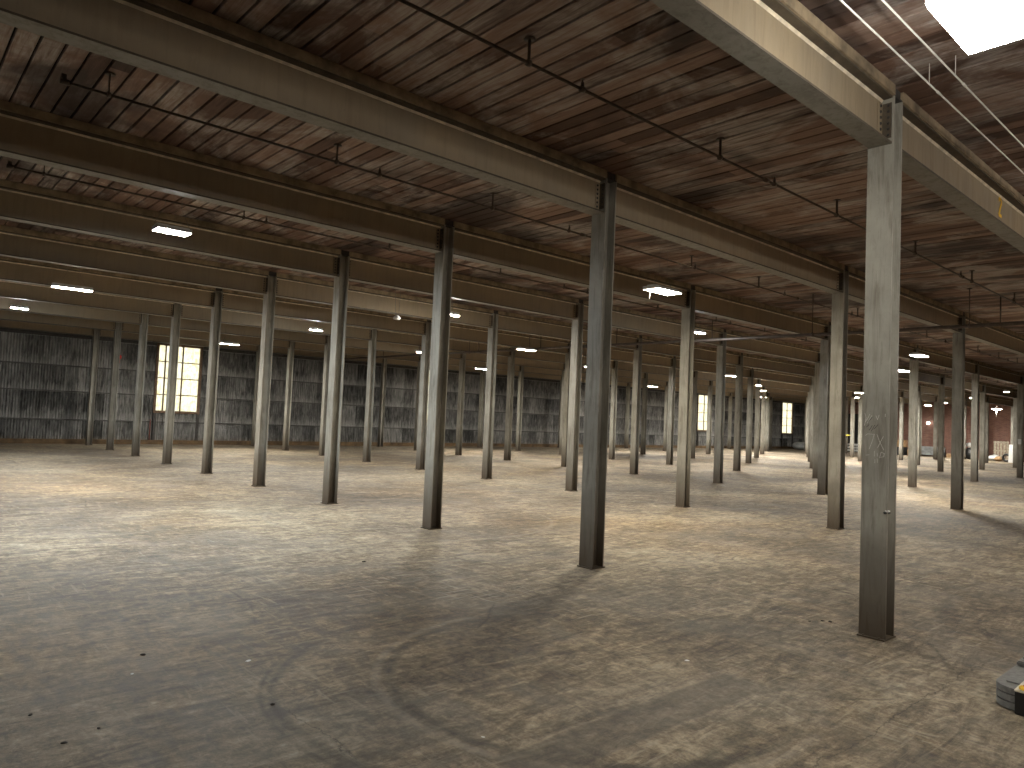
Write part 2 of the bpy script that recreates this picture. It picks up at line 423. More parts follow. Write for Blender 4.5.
# girts, curb, header along the corrugated walls
tn = 0
def trim(lo, hi, mat):
    global tn
    tn += 1; m = MB(mat); m.box(lo, hi); struct(m.obj('trim_%d' % tn))
m = MB(M['curb']); m.box((XL, YW - .05, 0), (XR, YW + .02, .17)); struct(m.obj('baseboard_back'))
m = MB(M['curb']); m.box((XL - .02, YF, 0), (XL + .05, YW - .05, .17)); struct(m.obj('baseboard_left'))
for z in (.87, 1.89, 2.81):
    segs = [(XL, XR)]
    if z > WZ0:
        segs = list(zip([XL] + [w[1] + .08 for w in WIN], [w[0] - .08 for w in WIN] + [XR]))
    for a, b in segs: trim((a, YW - .045, z - .022), (b, YW + .01, z + .022), M['girt'])
    trim((XL - .01, YF, z - .022), (XL + .045, YW - .06, z + .022), M['girt'])
trim((XL, YW - .10, 4.02), (XR, YW + .01, DECK + .02), M['darksteel'])
for a, b in zip([XL] + [w[1] + .08 for w in WIN], [w[0] - .08 for w in WIN] + [XR]): trim((a, YW - .06, 3.84), (b, YW + .01, 4.02), M['darksteel'])
for a, b in WIN:
    for xx in (a, b): 
        trim((xx - .05, YW - .07, .17), (xx + .05, YW + .0, WZ0 - .08), M['darksteel'])
        
# ---------------------------------------------------------------- steel columns
CW, CD, CT = .200, .178, .016      # flange width (y), depth (x), flange thickness
def h_profile(w=CW, d=CD, t=CT, wb=.010):
    return [(-d/2, -w/2), (-d/2 + t, -w/2), (-d/2 + t, -wb/2), (d/2 - t, -wb/2), (d/2 - t, -w/2), (d/2, -w/2),
            (d/2, w/2), (d/2 - t, w/2), (d/2 - t, wb/2), (-d/2 + t, wb/2), (-d/2 + t, w/2), (-d/2, w/2)]
def h_mesh():
    m = MB(M['column']); P = h_profile()
    zs = [0.012, 1.0, 2.0, 3.0, BT]
    m.extrude(P, .012, BT, 'Z'); return m.mesh('steel_column')
me_col = h_mesh()
m = MB(M['column']); m.box((-.115, -.104, 0), (.115, .104, .012))
for sx in (-1, 1):
    for sy in (-1, 1): m.tube((sx * .103, sy * .06, .01), (sx * .103, sy * .06, .022), .008, 0, 6)
me_base = m.mesh('base_plate')
m = MB(M['darksteel']); m.box((-.085, -.098, BT), (.085, .098, BT + .012)); m.box((-.075, -.085, BT + .012), (.075, .085, DECK - .006))
me_cap = m.mesh('cap_block')
COLS = set()
def col_label(i, j):
    back = 11 - j
    if (i, j) == (0, 1): return 'nearest grey steel H-column, wide flange scrawled with chalk marks'
    if (i, j) == (0, 2): return 'dark grey steel H-column nearest the picture centre, second closest to the viewer'
    if i < 0: return ''
    if back == 1: return 'dark steel H-column against the corrugated wall, %s along from the left' % ORD[i + 1]
    return 'rust-footed grey steel H-column, %s out from the corrugated wall in the %s row from left' % (ORD[back], ORD[i + 1])
VIS_X = 1110
def inframe(x, y):
    yaw = .7291647783; return x * math.sin(yaw) + y * math.cos(yaw) > .5 and (x * math.cos(yaw) - y * math.sin(yaw)) / (x * math.sin(yaw) + y * math.cos(yaw)) < .83
for i in range(0, 10):
    for j in range(1, 11):
        x, y = cx(i), cy(j)
        if not inframe(x, y): continue
        COLS.add((i, j))
        o = tag(link('steel_column', me_col, None, (x, y, 0)), col_label(i, j), 'column', 'grey steel columns')
        link('base_plate', me_base, o); link('cap_block', me_cap, o)

# extras on the nearest column
near = [o for o in COL.objects if o.name.startswith('steel_column') and abs(o.location.x - cx(0)) < .01 and abs(o.location.y - cy(1)) < .01][0]
del near['group']
CH = [[(0.082, 1.761), (0.073, 1.723), (0.084, 1.66)], [(0.077, 1.69), (0.045, 1.749)], [(0.064, 1.678), (0.029, 1.741)], [(0.045, 1.753), (0.065, 1.707)], [(-0.003, 1.742), (-0.015, 1.709), (-0.026, 1.747)], [(-0.073, 1.756), (-0.073, 1.736)], [(0.075, 1.581), (0.059, 1.595), (0.007, 1.593), (0.022, 1.538), (0.044, 1.475)], [(-0.013, 1.594), (-0.034, 1.537), (-0.066, 1.473)], [(-0.061, 1.579), (-0.038, 1.529), (-0.019, 1.487)], [(0.068, 1.424), (0.044, 1.429)], [(0.004, 1.461), (0.004, 1.42)], [(-0.017, 1.442), (-0.019, 1.421)], [(-0.036, 1.41), (-0.047, 1.456), (-0.071, 1.445), (-0.067, 1.42), (-0.044, 1.415)], [(-0.001, 1.395), (-0.001, 1.367)], [(-0.018, 1.401), (-0.02, 1.372)]]
DK = [[(0.068, 1.648), (0.048, 1.67)], [(0.047, 1.624), (0.024, 1.662)], [(0.031, 1.617), (0.004, 1.667)], [(0.011, 1.634), (-0.02, 1.672)], [(0.052, 1.695), (0.025, 1.729)]]
def strokes(m, S, X, w, mi):
    for st in S:
        for (a, b), (c_, d) in zip(st, st[1:]):
            v = Vector((0, c_ - a, d - b)); L = v.length; v.normalize(); n = Vector((0, -v.z, v.y)) * w / 2
            A, B = Vector((X, a, b)) - v * w * .3, Vector((X, c_, d)) + v * w * .3
            t = Vector((.0008, 0, 0))
            q = [A - n, B - n, B + n, A + n]
            lo = [m.bm.verts.new(p + t) for p in q]; hi = [m.bm.verts.new(p - t) for p in q]
            m.bm.faces.new(hi).material_index = mi
            for k in range(4): m.bm.faces.new((lo[k], lo[(k + 1) % 4], hi[(k + 1) % 4], hi[k])).material_index = mi
m = MB(M['chalk'], M['charcoal']); strokes(m, CH, -CD / 2 - .0006, .0035, 0); strokes(m, DK, -CD / 2 - .0006, .0035, 1)
o = m.obj('chalk_marking', near); o['label'] = 'faint white chalk scrawl with charcoal slashes'
m = MB(M['cream'], M['darksteel']); m.box((CD / 2 + .002, -.075, 2.99), (CD / 2 + .062, -.02, 3.135), 0, 0, .005)
m.box((CD / 2, -.07, 3.12), (CD / 2 + .02, -.03, 3.16), 1); o = m.obj('junction_box', near); o['label'] = 'small cream junction box'
m = MB(M['wire']); m.tube((CD / 2 + .03, -.05, 3.13), (CD / 2 + .03, -.05, 3.23), .004); m.box((CD / 2 - .005, -.08, 3.225), (CD / 2 + .06, -.03, 3.235))
m.tube((CD / 2 + .02, -.04, 3.23), (CD / 2 + .02, -.02, BB), .004); m.obj('cable', near)
m = MB(M['black'], M['conduit']); m.tube((-CD / 2 - .012, -.083, .985), (-CD / 2 + .04, -.102, .985), .010, 0); m.box((-CD / 2 - .004, -.110, .992), (-CD / 2 + .03, -.085, 1.004), 1)
m.obj('clamp_bolt', near)

c53 = [o for o in COL.objects if o.name.startswith('steel_column') and abs(o.location.x - cx(5)) < .01 and abs(o.location.y - cy(3)) < .01][0]
m = MB(M['white']); m.box((-CD / 2 - .06, -.07, 1.40), (-CD / 2 - .001, .05, 1.62), 0, 0, .006); o = m.obj('switch_box', c53); o['label'] = 'small white switch box'

# ---------------------------------------------------------------- steel beams
FW, FT, WT = .175, .016, .011
def beam_mesh(L):
    m = MB(M['beam'], M['fillet'], M['flange'], M['edge'])
    h = BT - BB; w = FW / 2; t = FT; q = WT / 2; r = .014
    # I profile with rolled fillets under the top flange and above the bottom one
    P = [(-w, 0), (w, 0), (w, t), (q + r, t + .002), (q, t + r), (q, h - t - r - .006), (q + r, h - t - .001), (w, h - t), (w, h), (-w, h), (-w, h - t), (-q - r, h - t - .001), (-q, h - t - r - .006), (-q, t + r), (-q - r, t + .002), (-w, t)]
    mis = [0] * len(P); mis[5] = 1; mis[11 - 0] = 1; mis[0] = 2; mis[1] = mis[15] = 3; mis[6] = mis[10] = 3; mis[7] = mis[9] = 3; mis[8] = 3
    m.extrude(P, -L / 2, L / 2, 'X', 0, False, mis); return m.mesh('steel_beam')
def nailer_mesh(L, seed):
    rr = random.Random(seed); m = MB(M['nailer'])
    n = 10; w = .104; z0, z1 = BT - BB + .001, DECK - BB - .006
    # hewn plank with a slightly uneven lower edge
    prev = None
    for k in range(n + 1):
        x = -L / 2 + L * k / n; e = rr.uniform(-.006, .006); zz = 0
        ring = [m.bm.verts.new(p) for p in ((x, -w + e, z0), (x, w + e, z0), (x, w + e * .5, z1), (x, -w + e * .5, z1))]
        if prev:
            for a in range(4): m.bm.faces.new((prev[a], prev[(a + 1) % 4], ring[(a + 1) % 4], ring[a]))
        else: m.bm.faces.new(ring[::-1])
        prev = ring
    m.bm.faces.new(prev); return m.mesh('timber_nailer')
def angle_mesh():
    m = MB(M['beam'], M['darksteel'], M['edge'])
    for s_ in (-1, 1):
        y0 = s_ * WT / 2
        m.box((-.070, min(y0, y0 + s_ * .010), .05), (0, max(y0, y0 + s_ * .010), .335))
        m.box((-.010, min(y0, y0 + s_ * .078), .05), (0, max(y0, y0 + s_ * .078), .335), 2)
        for k in range(6):
            z = .073 + k * .048
            m.ball((-.046, y0 + s_ * .010, z), .013, 1, (1, .8, 1), 8, 6)
            m.ball((-.010, y0 + s_ * .055, z), .012, 1, (.8, 1, 1), 8, 6)
    return m.mesh('connection_angle')
me_ang = angle_mesh()
gap = CD / 2 + .003
Lb = DX - 2 * gap
me_beam = beam_mesh(Lb); me_n = [nailer_mesh(DX - .172, k) for k in range(4)]
L0 = X0 - gap - XL - .01
me_beam0 = beam_mesh(L0); me_n0 = nailer_mesh(L0 + gap - .09, 9)
Le = XR - (cx(9) + gap) - .01
me_beamE = beam_mesh(Le); me_nE = nailer_mesh(Le + gap - .09, 8)
def add_beam(me, nm, xc, y, label, ends, nloc=0):
    o = tag(link('steel_beam', me, None, (xc, y, BB)), label, 'beam', 'tan steel beams under the deck')
    link('timber_nailer', nm, o, (nloc, 0, 0))
    for (xe, rot) in ends: link('connection_angle', me_ang, o, (xe, 0, 0), rot)
    return o
beam_b1 = None
for j in range(1, 11):
    y = cy(j); back = 11 - j
    row = 'nearest the corrugated wall' if back == 1 else '%s out from the corrugated wall' % ORD[back]
    if j >= 2:
        add_beam(me_beam0, me_n0, XL + .01 + L0 / 2, y, 'long olive-brown steel I-beam left of the leftmost columns, ' + row, [(L0 / 2, 0)], gap/2 - .045)
    else:
        add_beam(me_beam0, me_n0, XL + .01 + L0 / 2, y, 'grey steel I-beam crossing the top edge toward the chalk-marked column', [(L0 / 2, 0)], gap/2 - .045)
    for i in range(0, 10):
        if (i, j) not in COLS: continue
        if i == 9:
            add_beam(me_beamE, me_nE, cx(9) + gap + Le / 2, y, 'short steel I-beam between last columns and brick wall, ' + row, [(-Le / 2, math.pi)], -gap/2 + .045); continue
        lab = 'tan steel I-beam %s, between the %s and %s column rows' % (row, ORD[i + 1], ORD[i + 2])
        if (i, j) == (0, 1): lab = 'tan steel I-beam with a yellow number 2, right of the chalk-marked column'
        o = add_beam(me_beam, me_n[(i + j) % 4], cx(i) + DX / 2, y, lab, [(Lb / 2, 0), (-Lb / 2, math.pi)])
        if (i, j) == (0, 1): beam_b1 = o
# the yellow 2 painted on the beam web
m = MB(M['yellow'])
pts = []
for k in range(9):
    a = math.radians(160 - k * 27); pts.append((.030 * math.cos(a), .045 + .030 * math.sin(a)))
pts += [(-.005, -.02), (-.03, -.07), (.035, -.07)]
yy = -WT / 2 - .001
for (a, b), (c_, d) in zip(pts, pts[1:]):
    v = Vector((c_ - a, 0, d - b)); v.normalize(); n = Vector((-v.z, 0, v.x)) * .014
    A, B = Vector((a, yy, b)) - v * .004, Vector((c_, yy, d)) + v * .004
    q = [A - n, B - n, B + n, A + n]; t = Vector((0, .0009, 0))
    lo = [m.bm.verts.new(p + t) for p in q]; hi = [m.bm.verts.new(p - t) for p in q]
    m.bm.faces.new(hi)
    for k in range(4): m.bm.faces.new((lo[k], lo[(k + 1) % 4], hi[(k + 1) % 4], hi[k]))
o = m.obj('painted_number', beam_b1, (9.24 - beam_b1.location.x, 0, 4.165 - BB)); o['label'] = 'yellow painted number 2'
o.scale = (1.5, 1, 1.3)

# ---------------------------------------------------------------- pipes
PZ = 4.21
m = MB(M['pipe']); m.box((-.004, -.012, 0), (.004, .012, DECK - PZ - .012)); m.lathe([(.0, -.012), (.045, -.012), (.04, -.004), (.008, .0)], (0, 0, DECK - PZ), 10)
m.tube((-.014, 0, -.0), (.014, 0, -.0), .026, 0, 10)
me_hang = m.mesh('pipe_hanger')
m = MB(M['pipe']); m.tube((0, 0, 0), (0, 0, .055), .014, 0, 8); m.tube((0, 0, .055), (0, 0, .075), .007, 0, 6); m.tube((0, 0, .08), (0, 0, .084), .018, 0, 8)
m.tube((-.02, 0, 0), (.02, 0, 0), .024, 0, 8)
me_spr = m.mesh('sprinkler_head')
for n in range(0, 10):
    y = Y0 - DY / 2 + DY * n + (.0 if n else 0)
    if n == 0: continue
    xs, xe = 1.05, 61.5
    if n == 1: xs, xe = .6, 24.0
    if n == 2: xs, xe = 1.05, 42.0
    back = 11 - n
    lab = {1: 'black sprinkler pipe under the deck, first bay left of the chalk-marked column',
           2: 'black sprinkler pipe with a capped left end, between the second and third nearest beams'}.get(
           n, 'black sprinkler pipe in the %s bay of deck out from the corrugated wall' % ORD[back])
    m = MB(M['pipe']); m.tube((xs, 0, 0), (xe, 0, 0), .012, 0, 10); m.tube((xs - .03, 0, 0), (xs + .04, 0, 0), .026, 0, 10)
    m.tube((xs, 0, 0), (xs, 0, .06), .022, 0, 8)
    for q in range(1, 20):
        xq = xs + q * 6.3
        if xq < xe: m.tube((xq - .04, 0, 0), (xq + .04, 0, 0), .024, 0, 10)
    po = tag(m.obj('sprinkler_pipe', None, (0, y, PZ)), lab, 'pipe', 'sprinkler pipes under the deck')
    hx = .92 if n == 1 else 1.38
    while hx < xe:
        link('pipe_hanger', me_hang, po, (hx, 0, 0)); hx += {1: 2.55, 2: 2.15}.get(n, 2.35)
    sx = 1.05 + 3.0
    while sx < xe and n < 6:
        link('sprinkler_head', me_spr, po, (sx, 0, 0)); sx += 3.02

# cross main below the beams
m = MB(M['pipe'])
mp = [(15.35, -4.5, 3.69), (15.35, 6.0, 3.69), (15.30, 14.0, 3.75), (15.3, 22.0, 3.82), (15.3, 30.05, 3.86)]
for a, b in zip(mp, mp[1:]): m.tube(a, b, .036, 0, 12, caps=False)
for p in mp[1:-1]: m.tube((p[0], p[1] - .08, p[2]), (p[0], p[1] + .08, p[2]), .05, 0, 12)
mo = tag(m.obj('water_main_pipe'), 'thick dark pipe crossing the hall below all the beams', 'pipe')
def mainz(y):
    for a, b in zip(mp, mp[1:]):
        if a[1] <= y <= b[1]: return a[2] + (b[2] - a[2]) * (y - a[1]) / (b[1] - a[1])
for n in range(1, 10):
    y = Y0 - DY / 2 + DY * n + .5
    m = MB(M['pipe']); z = mainz(y); m.tube((15.32, y, z + .03), (15.32, y, DECK), .009, 0, 6); m.tube((15.32, y - .015, z), (15.32, y + .015, z), .048, 0, 12); m.lathe([(0, -.012), (.05, -.012), (.04, 0)], (15.32, y, DECK), 10)
    m.obj('pipe_hanger', mo)
for n in range(1, 10):
    y = Y0 - DY / 2 + DY * n
    m = MB(M['pipe']); z = mainz(y); m.tube((15.32, y, z), (15.32, y, PZ - .015), .012, 0, 8); m.obj('riser_nipple', mo)

# pale conduits under the deck above the nearest bay
for y, z, lab in ((1.93, 4.24, 'thin pale conduit under the deck, nearer the chalk-marked column'), (1.755, 4.245, 'thin pale conduit under the deck, further from the chalk-marked column')):
    m = MB(M['conduit']); m.tube((-2.9, y, z), (26, y, z), .0065, 0, 8)
    for q in range(10):
        xq = .2 + q * 2.9
        m.tube((xq - .03, y, z), (xq + .03, y, z), .010, 0, 8)
    o = tag(m.obj('metal_conduit'), lab, 'conduit', 'pale conduits under the deck')
    for q in range(6):
        m = MB(M['conduit']); xq = 1.6 + q * 4.2; m.tube((xq, y, z), (xq, y, DECK), .003, 0, 6); m.obj('wire_hanger', o)

# ---------------------------------------------------------------- lamps
def lens_profile(hw, dep):
    return [(hw, 0), (hw * .985, -dep * .75), (hw * .93, -dep), (-hw * .93, -dep), (-hw * .985, -dep * .75), (-hw, 0)]
def strip_lamp(x, y, z, label, lm, L=.60, W=.28, cord=False, rot=0, dep=.004):
    o = empty('hanging_lamp', (x, y, z), label, 'lamp', 'lit LED lamps under the beams', rot)
    h = MB(M['housing']); h.extrude([(-W/2, 0), (W/2, 0), (W/2 - .02, .03), (.07, .05), (.07, .07), (-.07, .07), (-.07, .05), (-W/2 + .02, .03)], -L / 2, L / 2, 'X')
    h.box((-L/2 - .008, -W/2, -.004), (-L/2, W/2, .05)); h.box((L/2, -W/2, -.004), (L/2 + .008, W/2, .05)); h.obj('housing', o)
    d = MB(lm); d.extrude(lens_profile(W / 2 - .012, dep), -L / 2 + .004, L / 2 - .004, 'X'); d.obj('diffuser', o)
    for s_ in (-1, 1):
        w = MB(M['wire']); w.tube((s_ * .22, 0, .07), (s_ * .10, 0, .32), .0025, 0, 5); w.tube((s_ * .10, 0, .32), (s_ * .10, 0, DECK - z), .0025, 0, 5); w.obj('suspension_wire', o)
    if cord:
        w = MB(M['conduit']); w.tube((-L/2, 0, -.005), (-L/2 - .03, 0, -.17), .006, 0, 6); w.obj('pull_cord', o)
    return o
def twin_lamp(x, y, z, label, lm, one=False):
    o = empty('hanging_lamp', (x, y, z), label, 'lamp', 'lit LED lamps under the beams')
    h = MB(M['housing']); h.box((-.18, -.03, .03), (.18, .03, .07))
    xs = (0,) if one else (-.10, .10)
    for s_ in xs: h.lathe([(.02, .08), (.05, .05), (.084, .01), (.088, -.004), (.0, -.004)], (s_, 0, 0), 18)
    h.obj('housing', o)
    for s_ in xs:
        d = MB(lm); d.lathe([(.083, -.004), (.075, -.012), (.045, -.018), (0, -.020)], (s_, 0, 0), 16); d.obj('lamp_head', o)
    w = MB(M['wire']); w.tube((0, 0, .07), (0, 0, DECK - z), .004, 0, 6); w.obj('suspension_wire', o)
    return o
Cc, Cn, Cw, Cs = LED('cool', 1.8), LED('neutral', 1.8), LED('warm', 1.1), LED('cool', 2.4)
strip_lamp(4.16, 1.125, 3.85, 'big bright white lamp panel at the top right edge', LED('neutral', .25), .64, .38, dep=.11)
strip_lamp(10.2, -1.6, 3.72, 'lamp beyond the right edge, on the viewer side of the nearest beam', LED('neutral', .7), .6, .3, dep=.10)
strip_lamp(2.79, 9.79, 3.80, 'bluish white lamp at upper left, nearest on the left side', LED('cool', 3.0), .40, .26, dep=.004)
strip_lamp(21.2, .9, 3.72, 'lamp beyond the right edge, by the nearest beam line', Cn, .6, .3)
strip_lamp(2.82, 15.93, 3.72, 'long bright strip lamp at far left below the beams', LED('neutral', 2.8), .66, .2)
twin_lamp(2.69, 21.4, 3.80, 'small flaring lamp at the far left edge', LED('cool', 4.6))
strip_lamp(9.20, 25.0, 3.73, 'strip lamp just right of the leftmost window', LED('neutral', 2.6), .62, .2)
twin_lamp(9.14, 18.45, 3.80, 'twin-headed lamp left of centre, before the corrugated wall', LED('cool', 4.0))
twin_lamp(9.43, 12.62, 3.80, 'round lamp just right of the third nearest column', LED('neutral', 5.0))
strip_lamp(9.37, 6.97, 3.72, 'brightest warm oval lamp in the middle, with pull cord', Cw, .62, .30, True)
twin_lamp(14.55, 9.72, 3.80, 'twin-headed lamp just right of the warm oval lamp', Cc)
strip_lamp(14.94, 16.14, 3.70, 'oval lamp left of the picture centre column', Cw, .6, .28)
twin_lamp(14.9, 21.85, 3.86, 'small single-headed lamp above the corrugated wall, left of centre', Cn, True)
strip_lamp(20.4, 24.9, 3.73, 'small oval lamp before the corrugated wall, left of centre', Cn, .6, .28)
strip_lamp(20.71, 7.04, 3.70, 'white oval lamp right of the chalk-marked column', Cn, .6, .3)
strip_lamp(21.0, 18.9, 3.72, 'oval lamp hidden mostly behind the dark centre column', Cn, .6, .28)
strip_lamp(26.3, 16.0, 3.70, 'white oval lamp above the aisle right of centre', Cn, .6, .28)
strip_lamp(33.0, 25.1, 3.71, 'oval lamp over far wall, above bay right of centre column', Cn, .7, .3)
strip_lamp(26.4, 9.5, 3.78, 'white lamp close against the right edge of the chalk-marked column', Cn, .6, .3)
FARL = [(33.1, 18.6, 3.75, 'twin-headed lamp, largest of the string over the right aisle'), (38.6, 21.5, 3.80, 'second lamp of the string over the right aisle'),
        (45.0, 25.0, 3.72, 'farthest lamp of the string over the right aisle'), (38.9, 16.1, 3.70, 'upper of two far lamps left of chalk-marked column'),
        (45.0, 18.6, 3.74, 'lower of two far lamps left of chalk-marked column'), (45.0, 12.6, 3.76, 'far twin lamp behind the second column right of chalk-marked column'),
        (39.3, 9.6, 3.78, 'twin-headed lamp high at the far right'), (50.8, 15.7, 3.71, 'tiny twin lamp before the upper brick wall'), (57.2, 18.8, 3.79, 'tiny lamp at the top of the left brick panel')]
for k, (x, y, z, lab) in enumerate(FARL):
    if k in (0, 5, 6, 7): twin_lamp(x, y, z, lab, LED('neutral', 3.0))
    else: strip_lamp(x, y, z, lab, LED('neutral', 3.0), .6, .3)
# dome lamp with a drop by the brick wall
o = empty('dome_lamp', (57.5, 14.62, 3.62), 'white dome lamp with hanging drop before the brick wall', 'lamp')
m = MB(M['housing']); m.lathe([(.04, .12), (.10, .09), (.30, .02), (.33, 0)], (0, 0, 0), 20); m.obj('lamp_shade', o)
m = MB(LED('neutral', .8)); m.lathe([(.30, 0), (.2, -.04), (0, -.06)], (0, 0, 0), 18); m.obj('diffuser', o)
m = MB(M['conduit']); m.tube((-.02, 0, -.05), (-.05, 0, -.55), .03, 0, 8, .015); m.obj('pull_cord', o)
m = MB(M['wire']); m.tube((0, 0, .12), (0, 0, DECK - 3.62), .01, 0, 6); m.obj('suspension_wire', o)
# round wall bulb
o = empty('wall_lamp', (XR, 20.61, 2.61), 'round white bulb mounted on the brick wall', 'lamp')
m = MB(M['darksteel']); m.tube((0, 0, .12), (-.10, 0, .12), .06, 0, 12); m.obj('bracket', o)
m = MB(BULB); m.ball((-.16, 0, 0), .12, 0); m.obj('bulb', o)
# unlit pendant
o = empty('pendant_lamp', (8.61, 13.54, 3.70), 'small unlit round pendant hanging from two wires left of centre', 'lamp')
m = MB(M['housing']); m.lathe([(.0, .06), (.04, .05), (.085, .0), (.08, -.03), (0, -.045)], (0, 0, 0), 14); m.obj('lamp_shade', o)
for s_ in (-1, 1):
    m = MB(M['wire']); m.tube((s_ * .04, 0, .03), (s_ * .07, 0, DECK - 3.70), .004, 0, 5); m.obj('suspension_wire', o)

# ---------------------------------------------------------------- machine corner at lower right
o = empty('floor_machine', (5.6, .98, 0), 'low grey and black machine with ribbed round corner at the lower right edge', 'machine')
def rounded(x0, y0, x1, y1, r, n=7):
    P = []
    for (cx_, cy_, a0) in ((x1 - r, y1 - r, 0), (x0 + r, y1 - r, 90), (x0 + r, y0 + r, 180), (x1 - r, y0 + r, 270)):
        for q in range(n + 1):
            a = math.radians(a0 + 90 * q / n); P.append((cx_ + r * math.cos(a), cy_ + r * math.sin(a)))
    return P
m = MB(M['grey'], M['black'])
for z0, z1, g in ((.012, .048, 0), (.056, .092, 0), (.100, .135, 0)):
    m.extrude(rounded(-.47 + g, -.33, .55, .34 - g, .13), z0, z1, 'Z', 0)
m.extrude(rounded(-.455, -.315, .54, .325, .12), .004, .130, 'Z', 1)
m.obj('ribbed_bumper', o)
m = MB(M['grey'], M['black']); m.box((.06, .10, .136), (.34, .335, .168), 0, 0, .008); m.box((.10, .13, .168), (.30, .31, .20), 0, 0, .008)
m.tube((-.32, .245, .135), (-.32, .245, .140), .008, 1, 8); m.box((-.36, .19, .135), (-.02, .29, .143), 0, 0, .003)
m.obj('top_block', o)
m = MB(M['black']); m.box((-.50, -.30, .0), (.02, .212, .132), 0, 0, .004); m.obj('battery_case', o)
m = MB(M['cream']); m.extrude([(-.503, .133), (.02, .150), (.02, .158), (-.503, .141)], -.30, .214, 'Y'); q = m.obj('cover_plate', o); q['label'] = 'cream sloping cover plate'
m = MB(M['yellow'], M['red']); m.lathe([(.036, .0), (.036, .012), (.028, .018), (0, .02)], (-.450, .165, .1425), 18); m.tube((-.450, .165, .1605), (-.450, .165, .1665), .016, 1, 12)
q = m.obj('knob', o); q['label'] = 'yellow knob with red centre'

# ---------------------------------------------------------------- small things on the walls
o = empty('alarm_bell', (7.0, YW - .05, 3.28), 'small red alarm bell high on the corrugated wall', 'alarm bell')
m = MB(M['red']); m.tube((0, .05, 0), (0, -.03, 0), .10, 0, 14); m.ball((0, -.03, 0), .10, 0, (1, .4, 1)); m.obj('gong', o)
m = MB(M['red']); m.box((-.05, -.0, -.22), (.05, .06, -.10)); m.obj('bell_box', o)
m = MB(M['dullred']); m.tube((8.24, YW - .10, .171), (8.24, YW - .10, .95), .022, 0, 8); m.tube((8.24, YW - .10, .95), (8.24, YW - .02, .95), .022, 0, 8)
tag(m.obj('pipe_stub'), 'thin dull red pipe beside the foot of the leftmost window', 'pipe')
m = MB(M['paper']); m.box((3.26, YW - .03, 2.42), (3.37, YW + .005, 2.70)); tag(m.obj('notice_board'), 'small pale plate on the corrugated wall at left edge', 'sign')

# ---------------------------------------------------------------- far right clutter by the brick wall
def at(x, y): return (x, y, 0)
o = empty('pallet', (61.5, 15.33, 0), 'pale wooden pallet standing on edge before the brick wall', 'pallet', None, math.radians(93))
for q in range(5):
    m = MB(M['palewood']); xx = -.46 + q * .19; m.box((xx, 0, .02), (xx + .14, .03, 1.42)); m.obj('slat', o)
for z in (.08, .68, 1.30):
    m = MB(M['palewood']); m.box((-.47, -.09, z), (.47, 0, z + .09)); m.obj('stringer', o)
m = MB(M['white']); m.obox(Matrix.Translation((58.2, 13.83, .62)) @ Matrix.Rotation(math.radians(10), 4, 'Y'), (.04, .46, 1.24)); tag(m.obj('white_board'), 'tall white board leaning before the brick wall at far right', 'board')
m = MB(M['orange']); m.obox(Matrix.Translation((60.9, 14.42, .58)) @ Matrix.Rotation(math.radians(6), 4, 'Y'), (.04, .40, 1.15)); tag(m.obj('orange_board'), 'orange-brown board behind the tall white board', 'board')
def tyre(x, y, z, r, label, tilt=0, cat='tyre'):
    m = MB(M['black'])
    me = bmesh.ops
    n, k = 22, 8; R_, r_ = r * .74, r * .26
    V = [[m.bm.verts.new(((R_ + r_ * math.cos(2*math.pi*b/k)) * math.cos(2*math.pi*a/n), r_ * 1.2 * math.sin(2*math.pi*b/k), (R_ + r_ * math.cos(2*math.pi*b/k)) * math.sin(2*math.pi*a/n))) for b in range(k)] for a in range(n)]
    for a in range(n):
        for b in range(k):
            f = m.bm.faces.new((V[a][b], V[(a+1)%n][b], V[(a+1)%n][(b+1)%k], V[a][(b+1)%k])); f.smooth = True
    return tag(m.obj('tyre', None, (x, y, z), tilt), label, cat)
tyre(59.3, 14.45, .30, .30, 'black tyre standing beside the tall white board', 1.35)
tyre(60.0, 18.75, .32, .32, 'black tyre right of the grey bench by the brick wall', 1.2)
def sack(x, y, z, r, sc, mat, name, label, cat, seed):
    rr = random.Random(seed); m = MB(mat); q = bmesh.ops.create_icosphere(m.bm, subdivisions=3, radius=1)
    for v in q['verts']:
        n = v.co.normalized(); d = 1 + .12 * math.sin(5 * n.x + seed) * math.cos(4 * n.y) + rr.uniform(-.03, .03)
        v.co = Vector((n.x * sc[0], n.y * sc[1], max(-.9, n.z) * sc[2])) * r * d
    lo = min(v.co.z for v in m.bm.verts)
    for v in m.bm.verts: v.co.z = max(v.co.z - lo, 0)
    for f in m.bm.faces: f.smooth = True
    return tag(m.obj(name, None, (x, y, z)), label, cat)
sack(60.5, 15.45, 0, .42, (.8, 1.0, .5), M['white'], 'plastic_sack', 'white sack slumped in front of the pallet', 'sack', 1)
sack(59.6, 15.0, 0, .30, (.8, .9, .6), M['kraft'], 'plastic_sack', 'small tan sack between the pallet and the tyre', 'sack', 2)
